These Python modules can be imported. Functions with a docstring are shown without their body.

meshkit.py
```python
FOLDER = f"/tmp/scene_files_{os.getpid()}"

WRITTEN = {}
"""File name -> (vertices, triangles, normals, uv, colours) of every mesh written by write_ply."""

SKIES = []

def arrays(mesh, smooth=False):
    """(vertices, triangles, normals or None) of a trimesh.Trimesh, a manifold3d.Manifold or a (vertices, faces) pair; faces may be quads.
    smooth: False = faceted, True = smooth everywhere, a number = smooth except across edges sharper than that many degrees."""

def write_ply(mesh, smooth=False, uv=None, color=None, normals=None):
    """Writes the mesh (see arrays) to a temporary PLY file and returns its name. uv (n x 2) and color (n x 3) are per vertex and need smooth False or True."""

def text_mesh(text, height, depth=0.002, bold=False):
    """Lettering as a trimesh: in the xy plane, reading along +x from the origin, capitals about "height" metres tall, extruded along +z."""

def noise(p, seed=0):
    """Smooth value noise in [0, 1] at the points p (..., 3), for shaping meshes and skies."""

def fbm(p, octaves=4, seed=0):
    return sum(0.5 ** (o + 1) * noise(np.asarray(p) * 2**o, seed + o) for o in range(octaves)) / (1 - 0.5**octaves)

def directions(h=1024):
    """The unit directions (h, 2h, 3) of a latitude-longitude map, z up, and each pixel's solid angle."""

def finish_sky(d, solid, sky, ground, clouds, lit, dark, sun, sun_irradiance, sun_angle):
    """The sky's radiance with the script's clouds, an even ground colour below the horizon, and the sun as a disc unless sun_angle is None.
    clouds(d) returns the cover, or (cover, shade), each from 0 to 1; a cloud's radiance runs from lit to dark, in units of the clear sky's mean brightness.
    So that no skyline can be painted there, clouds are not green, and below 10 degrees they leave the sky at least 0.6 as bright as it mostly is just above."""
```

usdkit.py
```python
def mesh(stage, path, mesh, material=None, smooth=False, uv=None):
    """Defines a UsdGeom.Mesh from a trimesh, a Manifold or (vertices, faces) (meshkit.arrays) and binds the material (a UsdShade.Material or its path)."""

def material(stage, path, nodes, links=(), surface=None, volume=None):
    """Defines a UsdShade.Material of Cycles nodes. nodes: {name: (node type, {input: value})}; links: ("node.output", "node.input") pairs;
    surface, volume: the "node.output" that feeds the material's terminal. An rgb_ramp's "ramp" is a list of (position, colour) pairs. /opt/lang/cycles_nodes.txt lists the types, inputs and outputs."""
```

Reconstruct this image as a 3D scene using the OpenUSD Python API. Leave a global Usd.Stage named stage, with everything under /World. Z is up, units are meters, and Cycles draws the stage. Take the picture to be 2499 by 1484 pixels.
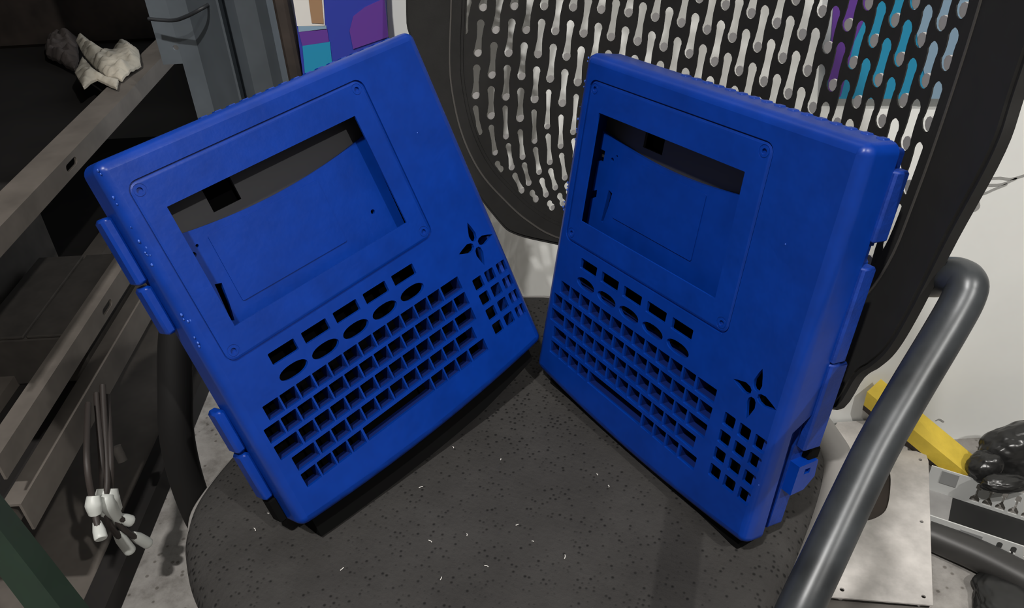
import math
import numpy as np
import trimesh
import manifold3d as m3
from manifold3d import Manifold, CrossSection
import shapely
from shapely.geometry import Polygon, Point, LineString, MultiPolygon, box as sbox
from shapely.ops import unary_union
import usdkit, meshkit
from pxr import Usd, UsdGeom, UsdLux, UsdShade, Gf, Sdf

stage = Usd.Stage.CreateInMemory()
UsdGeom.SetStageUpAxis(stage, UsdGeom.Tokens.z)
UsdGeom.SetStageMetersPerUnit(stage, 1.0)
UsdGeom.Xform.Define(stage, '/World')
stage.SetDefaultPrim(stage.GetPrimAtPath('/World'))
UsdGeom.Scope.Define(stage, '/World/Looks')

# ------------------------------------------------------------------ camera
W, H, F = 2499, 1484, 2037.6
CAM = np.array([0, 0, 0.87125])
B = np.array([[0.998496, -0.054829, 0.0], [-0.031328, -0.570511, 0.820692], [-0.044998, -0.819458, -0.571371]])
cam = UsdGeom.Camera.Define(stage, '/World/camera')
cam.CreateFocalLengthAttr(36.0 * F / W)
cam.CreateHorizontalApertureAttr(36.0)
cam.CreateVerticalApertureAttr(36.0 * H / W)
cam.CreateClippingRangeAttr(Gf.Vec2f(0.01, 100))
EXPOSURE = -0.36
cam.CreateExposureAttr(EXPOSURE)
r_, u_, b_ = B @ np.array([1, 0, 0]), B @ np.array([0, -1, 0]), B @ np.array([0, 0, -1])
cam.AddTransformOp().Set(Gf.Matrix4d(*r_, 0, *u_, 0, *b_, 0, *CAM, 1))

# ------------------------------------------------------------------ light: dim room air and one ceiling batten lamp
dome = UsdLux.DomeLight.Define(stage, '/World/ambient_light')
dome.CreateColorAttr(Gf.Vec3f(0.9, 0.95, 1.0))
dome.CreateIntensityAttr(0.5)
KEY_POS = (-0.35, -0.50, 2.35)
key = UsdLux.RectLight.Define(stage, '/World/ceiling_lamp_light')
key.CreateWidthAttr(0.09)
key.CreateHeightAttr(0.05)
key.CreateIntensityAttr(3700.0)
key.CreateColorAttr(Gf.Vec3f(1.0, 0.97, 0.93))
key.AddTranslateOp().Set(Gf.Vec3d(*KEY_POS))
BULB_POS = (0.95, -0.75, 2.2)
bulb_light = UsdLux.SphereLight.Define(stage, '/World/bulb_light')
bulb_light.CreateRadiusAttr(0.02)
bulb_light.CreateIntensityAttr(6600.0)
bulb_light.CreateColorAttr(Gf.Vec3f(1.0, 0.97, 0.92))
bulb_light.AddTranslateOp().Set(Gf.Vec3d(*BULB_POS))


# ------------------------------------------------------------------ helpers
def rw(px, py):
    return B @ np.array([(px - W / 2) / F, (py - H / 2) / F, 1.0])


def at(px, py, depth):
    return CAM + rw(px, py) * depth


def atz(px, py, z):
    d = rw(px, py)
    return CAM + d * (z - CAM[2]) / d[2]


def aty(px, py, y):
    d = rw(px, py)
    return CAM + d * y / d[1]


def atx(px, py, x):
    d = rw(px, py)
    return CAM + d * x / d[0]


_used = {}


def numbered(parent, name):
    k = (parent, name)
    n = _used.get(k, 0)
    _used[k] = n + 1
    return f'{parent}/{name}' if n == 0 else f'{parent}/{name}_{n:03d}'


def tag(p, label=None, cat=None, group=None, kind=None):
    p = p.GetPrim() if hasattr(p, 'GetPrim') else p
    for k, v in (('label', label), ('category', cat), ('group', group), ('kind', kind)):
        if v:
            p.SetCustomDataByKey(k, v)
    return p


def thing(name, label, cat, loc=(0, 0, 0), group=None, R=None):
    x = UsdGeom.Xform.Define(stage, numbered('/World', name))
    if R is None:
        x.AddTranslateOp().Set(Gf.Vec3d(*map(float, loc)))
    else:
        c = R.T
        x.AddTransformOp().Set(Gf.Matrix4d(*map(float, c[0]), 0, *map(float, c[1]), 0, *map(float, c[2]), 0, *map(float, loc), 1))
    return tag(x, label, cat, group)


def obj(name, mesh, mat, parent=None, smooth=False, off=None, label=None, kind=None):
    path = numbered(parent.GetPath().pathString if parent is not None else '/World', name)
    v, f, _ = meshkit.arrays(mesh, False)
    if off is not None:
        v = v - np.asarray(off)
    p = usdkit.mesh(stage, path, trimesh.Trimesh(v, f, process=False), M[mat], smooth=smooth)
    return tag(p, label, kind=kind)


def join(ms):
    out = []
    for m in ms:
        v, f, _ = meshkit.arrays(m, False)
        out.append(trimesh.Trimesh(v, f, process=False))
    return trimesh.util.concatenate(out)


def man(mesh):
    return Manifold(m3.Mesh(np.asarray(mesh.vertices, np.float32), np.asarray(mesh.faces, np.uint32)))


def ext(poly, z0, z1):
    """shapely polygon -> Manifold prism."""
    polys = [poly] if isinstance(poly, Polygon) else list(poly.geoms)
    rings = []
    for p in polys:
        p = shapely.geometry.polygon.orient(p)
        rings.append(np.asarray(p.exterior.coords)[:-1])
        rings += [np.asarray(i.coords)[:-1] for i in p.interiors]
    cs = CrossSection([r.tolist() for r in rings], m3.FillRule.EvenOdd)
    return Manifold.extrude(cs, z1 - z0).translate([0, 0, z0])


def bx(x0, x1, y0, y1, z0, z1, r=0.0):
    if r <= 0:
        return Manifold.cube([x1 - x0, y1 - y0, z1 - z0]).translate([x0, y0, z0])
    pts = []
    for a in (0, 1):
        for x in (x0 + r * a, x1 - r * a):
            for y in (y0 + r * (1 - a), y1 - r * (1 - a)):
                for z in (z0 + r, z1 - r):
                    pts.append((x, y, z))
        for x in (x0 + r, x1 - r):
            for y in (y0 + r, y1 - r):
                for z in (z0, z1):
                    pts.append((x, y, z))
    return Manifold.hull_points(pts)


def spline(pts, n=8, closed=False):
    p = np.asarray(pts, float)
    k = len(p)
    out = []
    for i in range(k if closed else k - 1):
        if closed:
            a, b, c, d = p[(i - 1) % k], p[i], p[(i + 1) % k], p[(i + 2) % k]
        else:
            b, c = p[i], p[i + 1]
            a = p[i - 1] if i else 2 * b - c
            d = p[i + 2] if i + 2 < k else 2 * c - b
        for t in np.arange(n) / n:
            out.append(0.5 * (2 * b + (c - a) * t + (2 * a - 5 * b + 4 * c - d) * t * t + (3 * b - a - 3 * c + d) * t ** 3))
    if not closed:
        out.append(p[-1])
    return np.array(out)


def tube(path, r, n=14, closed=False):
    p = np.asarray(path, float)
    k = len(p)
    r = np.broadcast_to(np.asarray(r, float), (k,))
    if closed:
        t = np.roll(p, -1, 0) - np.roll(p, 1, 0)
    else:
        t = np.gradient(p, axis=0)
    t /= np.linalg.norm(t, axis=1, keepdims=True)
    a = np.array([0, 0, 1.0]) if abs(t[0][2]) < 0.9 else np.array([1.0, 0, 0])
    u = np.cross(t[0], a)
    u /= np.linalg.norm(u)
    V = []
    ang = np.arange(n) / n * 2 * np.pi
    for i in range(k):
        u = u - t[i] * (u @ t[i])
        u /= np.linalg.norm(u)
        w = np.cross(t[i], u)
        V.append(p[i] + r[i] * (np.cos(ang)[:, None] * u + np.sin(ang)[:, None] * w))
    V = np.concatenate(V)
    Fc = []
    for i in range(k if closed else k - 1):
        j = (i + 1) % k
        for q in range(n):
            q2 = (q + 1) % n
            Fc += [(i * n + q, i * n + q2, j * n + q2), (i * n + q, j * n + q2, j * n + q)]
    if not closed:
        V = np.vstack([V, p[0], p[-1]])
        for q in range(n):
            q2 = (q + 1) % n
            Fc += [(k * n, q2, q), (k * n + 1, (k - 1) * n + q, (k - 1) * n + q2)]
    m = trimesh.Trimesh(V, np.array(Fc), process=False)
    if m.volume < 0:
        m.invert()
    return m


def blob(center, radii, seed=0, amp=0.25, freq=3.0, sub=4, R=None, ridge=False):
    m = trimesh.creation.icosphere(subdivisions=sub)
    v = np.array(m.vertices)
    n = meshkit.fbm(v * freq + seed * 7.3, 4, seed)
    if ridge:
        n = 1 - np.abs(2 * n - 1) * 2
        n = 0.6 * n + 0.4 * meshkit.fbm(v * freq * 2.3 + 11, 3, seed + 5)
    v = v * (1 + amp * (n - 0.5) * 2)[:, None] * np.asarray(radii)
    if R is not None:
        v = v @ np.asarray(R).T
    return trimesh.Trimesh(v + np.asarray(center), m.faces, process=False)


def rotz(a):
    c, s = math.cos(a), math.sin(a)
    return np.array([[c, -s, 0], [s, c, 0], [0, 0, 1]])


# ------------------------------------------------------------------ materials
M = {}


def mat(name, col, rough=0.5, metal=0.0, spec=0.5, noise=None, bump=None, coat=0.0):
    """noise: (scale, dark factor, light factor[, second colour]); bump: (scale, strength, distance)"""
    nodes = {'p': ('principled_bsdf', {'base_color': col, 'roughness': rough, 'metallic': metal, 'specular_ior_level': spec, 'coat_weight': coat}),
             'tc': ('texture_coordinate', {})}
    links = []
    if noise:
        c2 = noise[3] if len(noise) > 3 else col
        nodes['n'] = ('noise_texture', {'scale': noise[0], 'detail': 5.0, 'roughness': 0.6})
        nodes['r'] = ('rgb_ramp', {'ramp': [(0.3, tuple(x * noise[1] for x in col)), (0.7, tuple(x * noise[2] for x in c2))]})
        links += [('tc.object', 'n.vector'), ('n.fac', 'r.fac'), ('r.color', 'p.base_color')]
    if bump:
        nodes['bn'] = ('noise_texture', {'scale': bump[0], 'detail': 3.0})
        nodes['b'] = ('bump', {'strength': bump[1], 'distance': bump[2]})
        links += [('tc.object', 'bn.vector'), ('bn.fac', 'b.height'), ('b.normal', 'p.normal')]
    M[name] = usdkit.material(stage, '/World/Looks/' + name, nodes, links, surface='p.BSDF')


mat('blue_plastic', (0.0006, 0.0315, 0.258), 0.36, spec=0.4, noise=(35, 0.85, 1.12), bump=(160, 0.25, 0.0006))
mat('blue_rough', (0.0008, 0.030, 0.245), 0.55, noise=(90, 0.8, 1.2), bump=(400, 0.4, 0.0006))
mat('blue_web_shaded', (0.003, 0.015, 0.12), 0.7, spec=0.2)  # darker copy of the case blue, standing in for shade on hole walls
mat('blue_glint', (0.05, 0.12, 0.5), 0.18)  # paler, glossier blue puts highlights on the print bumps
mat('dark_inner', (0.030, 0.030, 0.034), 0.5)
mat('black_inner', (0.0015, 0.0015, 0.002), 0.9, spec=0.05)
mat('black_matte', (0.002, 0.002, 0.002), 0.9, spec=0.1)  # plain black for the strip and blocks at the case edges
mat('black_plastic', (0.017, 0.0165, 0.016), 0.62, spec=0.35, noise=(60, 0.9, 1.15), bump=(700, 0.12, 0.0004))
mat('slot_lip_lit', (0.36, 0.35, 0.345), 0.45)  # pale grey paints the lit lower walls of the black slots
mat('seam_plastic', (0.075, 0.07, 0.065), 0.5)
mat('rim_grey', (0.22, 0.21, 0.20), 0.55)
mat('tube_metal', (0.036, 0.040, 0.044), 0.36, metal=0.2, noise=(24, 0.55, 1.45), bump=(45, 0.12, 0.001))
mat('tube_black', (0.004, 0.0037, 0.0037), 0.75, spec=0.25)
mat('wall_paint', (0.86, 0.87, 0.85), 0.8, noise=(5, 0.95, 1.03))
mat('scuff_grey', (0.34, 0.34, 0.33), 0.85)
mat('ceiling_paint', (0.3, 0.3, 0.29), 0.9)
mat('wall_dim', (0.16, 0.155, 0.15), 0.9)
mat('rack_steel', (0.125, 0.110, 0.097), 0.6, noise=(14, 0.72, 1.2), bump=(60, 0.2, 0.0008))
mat('rack_dark_shade', (0.009, 0.0075, 0.007), 0.8, noise=(10, 0.6, 1.5))  # dark tone also carries the shade inside the rack
mat('stud_steel', (0.115, 0.135, 0.155), 0.5, metal=0.2, noise=(12, 0.85, 1.15))
mat('wire_dark', (0.02, 0.022, 0.026), 0.5)
mat('brown_dark', (0.030, 0.022, 0.018), 0.7, noise=(25, 0.5, 1.5))
mat('cloth_cream', (0.42, 0.385, 0.32), 0.9, noise=(30, 0.75, 1.1), bump=(120, 0.3, 0.001))
mat('cloth_grey', (0.075, 0.062, 0.058), 0.9)
mat('carton_grey', (0.05, 0.044, 0.039), 0.85, noise=(30, 0.75, 1.25))
mat('green_paint', (0.007, 0.017, 0.010), 0.5, noise=(12, 0.7, 1.3))
mat('cable_brown', (0.04, 0.032, 0.029), 0.55)
mat('tip_white', (0.62, 0.64, 0.61), 0.4)
mat('tip_hole', (0.28, 0.29, 0.28), 0.5)
mat('print_white', (0.68, 0.66, 0.63), 0.55)
mat('print_tan', (0.32, 0.19, 0.105), 0.6)
mat('print_blue', (0.024, 0.04, 0.33), 0.5)
mat('print_purple', (0.11, 0.035, 0.27), 0.5)
mat('print_cyan', (0.012, 0.24, 0.42), 0.5)
mat('print_pale', (0.21, 0.32, 0.43), 0.5)
mat('plate_white', (0.62, 0.59, 0.565), 0.45, noise=(14, 0.52, 1.2), bump=(20, 0.05, 0.001))
mat('bar_grey', (0.12, 0.11, 0.10), 0.7)
mat('duct_white', (0.60, 0.61, 0.60), 0.5)
mat('duct_grey', (0.30, 0.295, 0.29), 0.55, noise=(25, 0.85, 1.15))
mat('duct_clip', (0.28, 0.285, 0.285), 0.55)
mat('duct_shade', (0.012, 0.012, 0.012), 0.6)  # near-black base of the white duct stands for shade in the channel
mat('bag_black', (0.016, 0.016, 0.016), 0.28, noise=(20, 0.8, 1.3), bump=(25, 0.25, 0.004))
mat('yellow_foam', (0.74, 0.54, 0.06), 0.75, noise=(22, 0.82, 1.1), bump=(80, 0.3, 0.002))
mat('pipe_black', (0.035, 0.034, 0.033), 0.42, noise=(15, 0.8, 1.3))
mat('lint_white', (0.6, 0.58, 0.55), 0.8)
mat('lamp_housing', (0.7, 0.7, 0.7), 0.5)

# concrete floor: grit and dark specks
M['floor_concrete'] = usdkit.material(stage, '/World/Looks/floor_concrete', {
    'tc': ('texture_coordinate', {}),
    'n': ('noise_texture', {'scale': 26.0, 'detail': 6.0, 'roughness': 0.65}),
    'r': ('rgb_ramp', {'ramp': [(0.28, (0.15, 0.138, 0.126)), (0.5, (0.31, 0.295, 0.278)), (0.75, (0.42, 0.40, 0.38))]}),
    'v': ('voronoi_texture', {'scale': 75.0, 'randomness': 1.0}),
    'vr': ('rgb_ramp', {'ramp': [(0.12, (0.5, 0.48, 0.46)), (0.22, (1, 1, 1))]}),
    'm': ('mix', {'mix_type': 'multiply', 'fac': 1.0}) if False else ('vector_math', {'math_type': 'multiply'}),
    'b': ('bump', {'strength': 0.4, 'distance': 0.002}),
    'p': ('principled_bsdf', {'roughness': 0.85})},
    [('tc.object', 'n.vector'), ('tc.object', 'v.vector'), ('n.fac', 'r.fac'), ('v.distance', 'vr.fac'), ('r.color', 'm.vector1'), ('vr.color', 'm.vector2'),
     ('m.vector', 'p.base_color'), ('n.fac', 'b.height'), ('b.normal', 'p.normal')], surface='p.BSDF')

# seat upholstery: dark woven mesh with pin holes
M['seat_fabric'] = usdkit.material(stage, '/World/Looks/seat_fabric', {
    'tc': ('texture_coordinate', {}),
    'n': ('noise_texture', {'scale': 22.0, 'detail': 5.0, 'roughness': 0.65}),
    'r': ('rgb_ramp', {'ramp': [(0.3, (0.027, 0.0255, 0.0245)), (0.7, (0.040, 0.038, 0.0365))]}),
    'map': ('mapping', {'scale': (1.0, 1.0, 0.05), 'rotation': (0, 0, 0.5)}),
    'v': ('voronoi_texture', {'scale': 260.0, 'randomness': 0.55}),
    'vr': ('rgb_ramp', {'ramp': [(0.20, (0.2, 0.2, 0.2)), (0.38, (1, 1, 1))]}),
    'm': ('vector_math', {'math_type': 'multiply'}),
    'n2': ('noise_texture', {'scale': 900.0, 'detail': 2.0}),
    'b': ('bump', {'strength': 0.5, 'distance': 0.0008}),
    'b2': ('bump', {'strength': 0.35, 'distance': 0.0006}),
    'p': ('principled_bsdf', {'roughness': 0.85, 'specular_ior_level': 0.25})},
    [('tc.object', 'n.vector'), ('tc.object', 'map.vector'), ('map.vector', 'v.vector'), ('tc.object', 'n2.vector'), ('n.fac', 'r.fac'), ('v.distance', 'vr.fac'),
     ('r.color', 'm.vector1'), ('vr.color', 'm.vector2'), ('m.vector', 'p.base_color'), ('v.distance', 'b.height'), ('n2.fac', 'b2.height'), ('b.normal', 'b2.normal'),
     ('b2.normal', 'p.normal')], surface='p.BSDF')

# ------------------------------------------------------------------ the room
WY = 0.852                      # face of the back wall
RX0, RX1, RY0, RH = -1.35, 2.1, -2.0, 2.6


def struct(name, mesh, m, **k):
    return tag(obj(name, mesh, m, **k), kind='structure')


struct('floor', bx(RX0 - 0.1, RX1 + 0.1, RY0 - 0.1, 3.0, -0.1, 0.0), 'floor_concrete')
wb = struct('wall_back', bx(aty(700, 60, WY)[0], RX1 + 0.1, WY, WY + 0.1, 0.0, RH), 'wall_paint')
struct('wall_back_left', bx(RX0 - 0.1, -0.125, 1.75, 1.85, 0.0, RH), 'wall_dim')
struct('wall_left', bx(RX0 - 0.1, RX0, RY0 - 0.1, 1.75, 0.0, RH), 'wall_dim')
struct('wall_right', bx(RX1, RX1 + 0.1, RY0, WY, 0.0, RH), 'wall_dim')
struct('wall_front', bx(RX0, RX1 + 0.1, RY0 - 0.1, RY0, 0.0, RH), 'wall_dim')
struct('ceiling', bx(RX0 - 0.1, RX1 + 0.1, RY0 - 0.1, 1.85, RH, RH + 0.1), 'ceiling_paint')
lamp = thing('ceiling_lamp', 'small white lamp fixed under the ceiling in front of the chair', 'lamp', (KEY_POS[0], KEY_POS[1], KEY_POS[2] + 0.02))
obj('lamp_housing', bx(-0.09, 0.09, -0.06, 0.06, 0.0, 0.05, 0.01), 'lamp_housing', lamp)
obj('lamp_stem', bx(-0.02, 0.02, -0.02, 0.02, 0.05, RH - KEY_POS[2] - 0.02), 'lamp_housing', lamp)
bulb = thing('hanging_bulb', 'bare bulb holder hanging from the ceiling at the right', 'lamp', (BULB_POS[0], BULB_POS[1], BULB_POS[2] + 0.04))
obj('bulb_holder', Manifold.cylinder(0.05, 0.02, 0.015, 16), 'lamp_housing', bulb)
obj('bulb_cord', Manifold.cylinder(RH - BULB_POS[2] - 0.09, 0.003, 0.003, 8).translate([0, 0, 0.05]), 'lamp_housing', bulb)

# scuffed, flaking strokes on the back wall
rng = np.random.default_rng(3)
strokes = []
for pts, w in (([(2380, 432), (2392, 445), (2384, 452)], 6), ([(2402, 436), (2440, 434), (2466, 437), (2499, 428)], 4), ([(2384, 447), (2420, 452), (2450, 448), (2478, 436)], 4),
               ([(2376, 468), (2398, 473), (2425, 462), (2455, 450)], 4), ([(2372, 480), (2378, 505)], 16), ([(2284, 1026), (2292, 1023), (2302, 1029)], 3), ([(2345, 1081), (2362, 1080)], 4)):
    P = np.array([aty(*q, WY) for q in pts])
    P = spline(P, 5)
    wd = w * 0.00040
    L2 = LineString([(p[0], p[2]) for p in P]).buffer(wd).simplify(0.0003)
    m = ext(L2, 0, 0.0006)
    v = m.to_mesh()
    vv = np.array(v.vert_properties[:, :3])
    strokes.append(trimesh.Trimesh(np.c_[vv[:, 0], WY - vv[:, 2], vv[:, 1]], np.array(v.tri_verts)[:, ::-1], process=False))
obj('paint_scuff', join(strokes), 'scuff_grey', wb)

# ------------------------------------------------------------------ printed blue cases (two of one kind)
U = 0.0125


def rect(x0, y0, x1, y1, r=0.0):
    p = sbox(min(x0, x1), min(y0, y1), max(x0, x1), max(y0, y1))
    return p.buffer(-r).buffer(r, quad_segs=4) if r else p


def bottom(x):
    return -6.58 - 0.45 * (1 - ((np.asarray(x, float) - 8.6) / 9.3) ** 2)


xs = np.linspace(17.85, -0.75, 24)
OUT = Polygon([(-0.75, 13.3), (17.85, 13.3)] + [(x, float(bottom(x))) for x in xs]).buffer(-0.5).buffer(0.5, quad_segs=5)
BEZ = Polygon([(0.10, 11.93), (13.37, 12.02), (13.5, 2.85), (0.2, 2.68)]).buffer(-0.45).buffer(0.45, quad_segs=5)
WIN = Polygon([(1.2, 10.38), (12.15, 10.45), (12.3, 4.2), (1.25, 4.12)])
holes, small = [], []
for k in range(1, 6):
    holes.append(rect(2 * k - 0.04, 1.46, 2 * k + 1.5, 2.1, 0.06))
    t = np.linspace(0, 2 * np.pi, 24, endpoint=False)
    c = np.sign(np.cos(t)) * np.abs(np.cos(t)) ** 0.85
    holes.append(Polygon(np.c_[2 * k + 0.75 + 0.84 * c, 0.7 + 0.34 * np.sin(t)]))
rows = [([0.5 + i for i in range(12)], [(12.5, 1.36)]), (list(range(14)), []), ([1.5 + i for i in range(11)], [(0, 1.36), (12.5, 1.36)]),
        ([2 + i for i in range(10)], [(0.5, 1.36), (12, 1.36)]), ([0.5, 1.5, 2.5, 3.5, 9.5, 10.5, 11.5], [(4.52, 4.86), (12.5, 1.25)])]
for r, (ks, wide) in enumerate(rows):
    y = -1.02 * r
    for x, w in [(x - 0.02, 0.90) for x in ks] + wide:
        holes.append(rect(x, y - 0.80, x + w, y + 0.01, 0.04))
for i in range(3):
    for j in range(4):
        holes.append(rect(15.02 + i - 0.36, -1.08 - j - 0.36, 15.02 + i + 0.36, -1.08 - j + 0.36, 0.08))
pet = [(0, 1.38), (0.12, 1.1), (0.27, 0.62), (0.22, 0.33), (0.1, 0.2), (-0.1, 0.2), (-0.22, 0.33), (-0.27, 0.62), (-0.12, 1.1)]
for a in range(4):
    holes.append(shapely.affinity.translate(shapely.affinity.rotate(Polygon(pet), 90 * a - 2, origin=(0, 0)), 15.96, 1.0))
HOLES = unary_union(holes)
SCREWS = [(0.5, 11.5), (12.92, 11.6), (13.05, 3.25), (0.62, 3.12)]


def stack(poly, prof):
    """convex outline with a rounded profile: prof = [(h, inset)]"""
    pts = []
    for h, d in prof:
        q = poly.buffer(-d, quad_segs=5) if d > 0 else poly
        pts += [(x, y, h) for x, y in np.asarray(q.exterior.coords)[:-1]]
    return Manifold.hull_points(pts)


def scale(m):
    return m.scale([U, U, U])


def make_case(name, label, loc, R, group):
    t = thing(name, label, 'computer case', loc, group, R)
    shell = stack(OUT, [(0.0, 0.5), (-0.05, 0.3), (-0.17, 0.12), (-0.42, 0.02), (-0.6, 0.0), (-2.05, 0.0)])
    shell -= ext(OUT.buffer(-0.3), -3, -0.22)
    shell -= ext(BEZ.buffer(0.075), -0.13, 1)
    shell -= ext(WIN.buffer(0.12), -1, 1)
    shell -= ext(HOLES, -2, 1)
    # the right wall is cut back in its lower part
    cut = Polygon([(-0.2, -0.95), (0.67, -2.1), (0.67, -3), (-9, -3), (-9, -1.25), (-6, -1.2)])
    cm = ext(cut, 0, 2.0)     # (y, h) extruded along x
    cm = cm.transform([[0, 0, 1, 16.6], [1, 0, 0, 0], [0, 1, 0, 0]])
    shell -= cm
    obj('front_shell', scale(shell), 'blue_plastic', t, smooth=35)
    grille_area = sbox(-0.35, -5.2, 14.3, 0.15)
    obj('key_grille', scale(ext(grille_area.difference(HOLES.buffer(0.0)), -0.95, -0.22)), 'blue_web_shaded', t)
    bez = stack(BEZ, [(-0.02, 0.1), (-0.06, 0.0), (-0.129, 0.0)]) - ext(WIN, -1, 1)
    for x, y in SCREWS:
        bez -= Manifold.cylinder(0.4, 0.15, 0.15, 14).translate([x, y, -0.22])
        bez -= (Manifold.cylinder(0.1, 0.32, 0.32, 18) - Manifold.cylinder(0.2, 0.25, 0.25, 18).translate([0, 0, -0.05])).translate([x, y, -0.045])
    obj('inner_wall', scale(bx(17.05, 17.3, -6.3, 0.95, -2.05, -0.25)), 'blue_rough', t)
    obj('shade_lining', scale(ext(unary_union([sbox(0.0, -6.0, 17.2, 12.8)]), -2.3, -2.1)), 'black_inner', t, label='black sheet added to keep the openings dark')  # black sheet added so the blue interior looks unlit behind the openings
    bz = obj('screen_bezel', scale(bez), 'blue_plastic', t, smooth=35)
    ax = np.linspace(12.9, 0.35, 26)
    pan = Polygon([(0.35, 2.9), (12.9, 2.9)] + [(x, 8.58 + 0.0155 * (x - 6.3) ** 2) for x in ax])
    pan = pan.difference(unary_union([rect(0.2, 7.4, 0.85, 8.1), Polygon([(0.2, 5.0), (0.8, 5.35), (0.75, 5.75), (0.2, 5.5)]),
                                      Polygon([(1.62, 4.15), (1.78, 4.1), (1.98, 5.0), (2.12, 6.0), (1.78, 6.1)]), Point(1.6, 7.8).buffer(0.13), Point(11.37, 5.39).buffer(0.13), Point(1.95, 8.1).buffer(0.08)]))
    obj('display_backing', scale(ext(pan, -1.5, -1.25)), 'blue_plastic', t)
    obj('backing_plate', scale(ext(rect(2.6, 4.72, 9.15, 8.3, 0.1), -1.25, -1.19)), 'blue_plastic', t)
    strip = sbox(0.2, 7.6, 13.2, 12.0).difference(rect(3.56, 9.1, 5.12, 10.3))
    obj('inner_strip', scale(ext(strip, -1.72, -1.55)), 'dark_inner', t, label='dark grey strip with a square hole behind the screen window')
    back = stack(OUT.buffer(-0.32), [(-1.95, 0.0), (-2.9, 0.0), (-3.3, 0.35)])
    back -= ext(OUT.buffer(-0.62), -3.0, -1.9)
    back -= bx(17.2, 18.5, 8.0, 8.75, -3.6, -2.1)
    obj('back_shell', scale(back), 'blue_rough', t, smooth=35)
    for y0, y1 in ((7.65, 11.0), (5.0, 7.5), (-4.75, -1.95), (-1.85, 0.6)):
        obj('side_lip', scale(bx(-1.3, -0.74, y0, y1, -2.5, -1.35, 0.14)), 'blue_plastic', t, smooth=40)
    for y0, y1, h0 in ((9.1, 12.2, -2.95), (3.3, 7.95, -2.9), (-1.4, 3.25, -3.2)):
        obj('side_lip', scale(bx(17.5, 18.05, y0, y1, h0, -2.0, 0.1)), 'blue_rough', t, smooth=40)
    foot = Polygon([(-2.2, -2.0), (-2.1, -3.3), (-3.1, -3.45), (-3.75, -2.9), (-3.85, -2.0)])
    fm = ext(foot, 0, 0.9).transform([[0, 0, 1, 17.2], [1, 0, 0, 0], [0, 1, 0, 0]])
    fm -= bx(17, 19, -2.75, -2.45, -2.9, -2.5)
    obj('foot', scale(fm), 'blue_plastic', t)
    obj('edge_block', scale(bx(17.3, 17.95, -2.15, -1.5, -3.5, -2.75, 0.08)), 'black_matte', t, label='black block on the edge')  # solid black blocks added at the dark patches on the case sides
    obj('edge_block', scale(bx(-1.15, -0.74, -6.25, -4.85, -2.4, -1.4, 0.08)), 'black_matte', t, label='black block on the edge')
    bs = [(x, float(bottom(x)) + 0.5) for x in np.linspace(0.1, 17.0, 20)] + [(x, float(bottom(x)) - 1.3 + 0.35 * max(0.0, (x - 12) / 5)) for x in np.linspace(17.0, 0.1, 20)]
    obj('base_strip', scale(ext(Polygon(bs), -2.4, -0.8)), 'black_matte', t, label='black strip along the bottom edge')  # solid black strip added to fill the dark band under the bottom edge
    teeth = [bx(x, x + 0.42, 13.1, 13.36, -2.04, -1.55, 0.06) for x in np.arange(5.2, 17.0, 0.78)]
    obj('support_ridge', scale(Manifold.batch_boolean(teeth, m3.OpType.Add)), 'blue_plastic', t, kind='stuff')
    rg = np.random.default_rng(11)
    blobs = []
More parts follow.
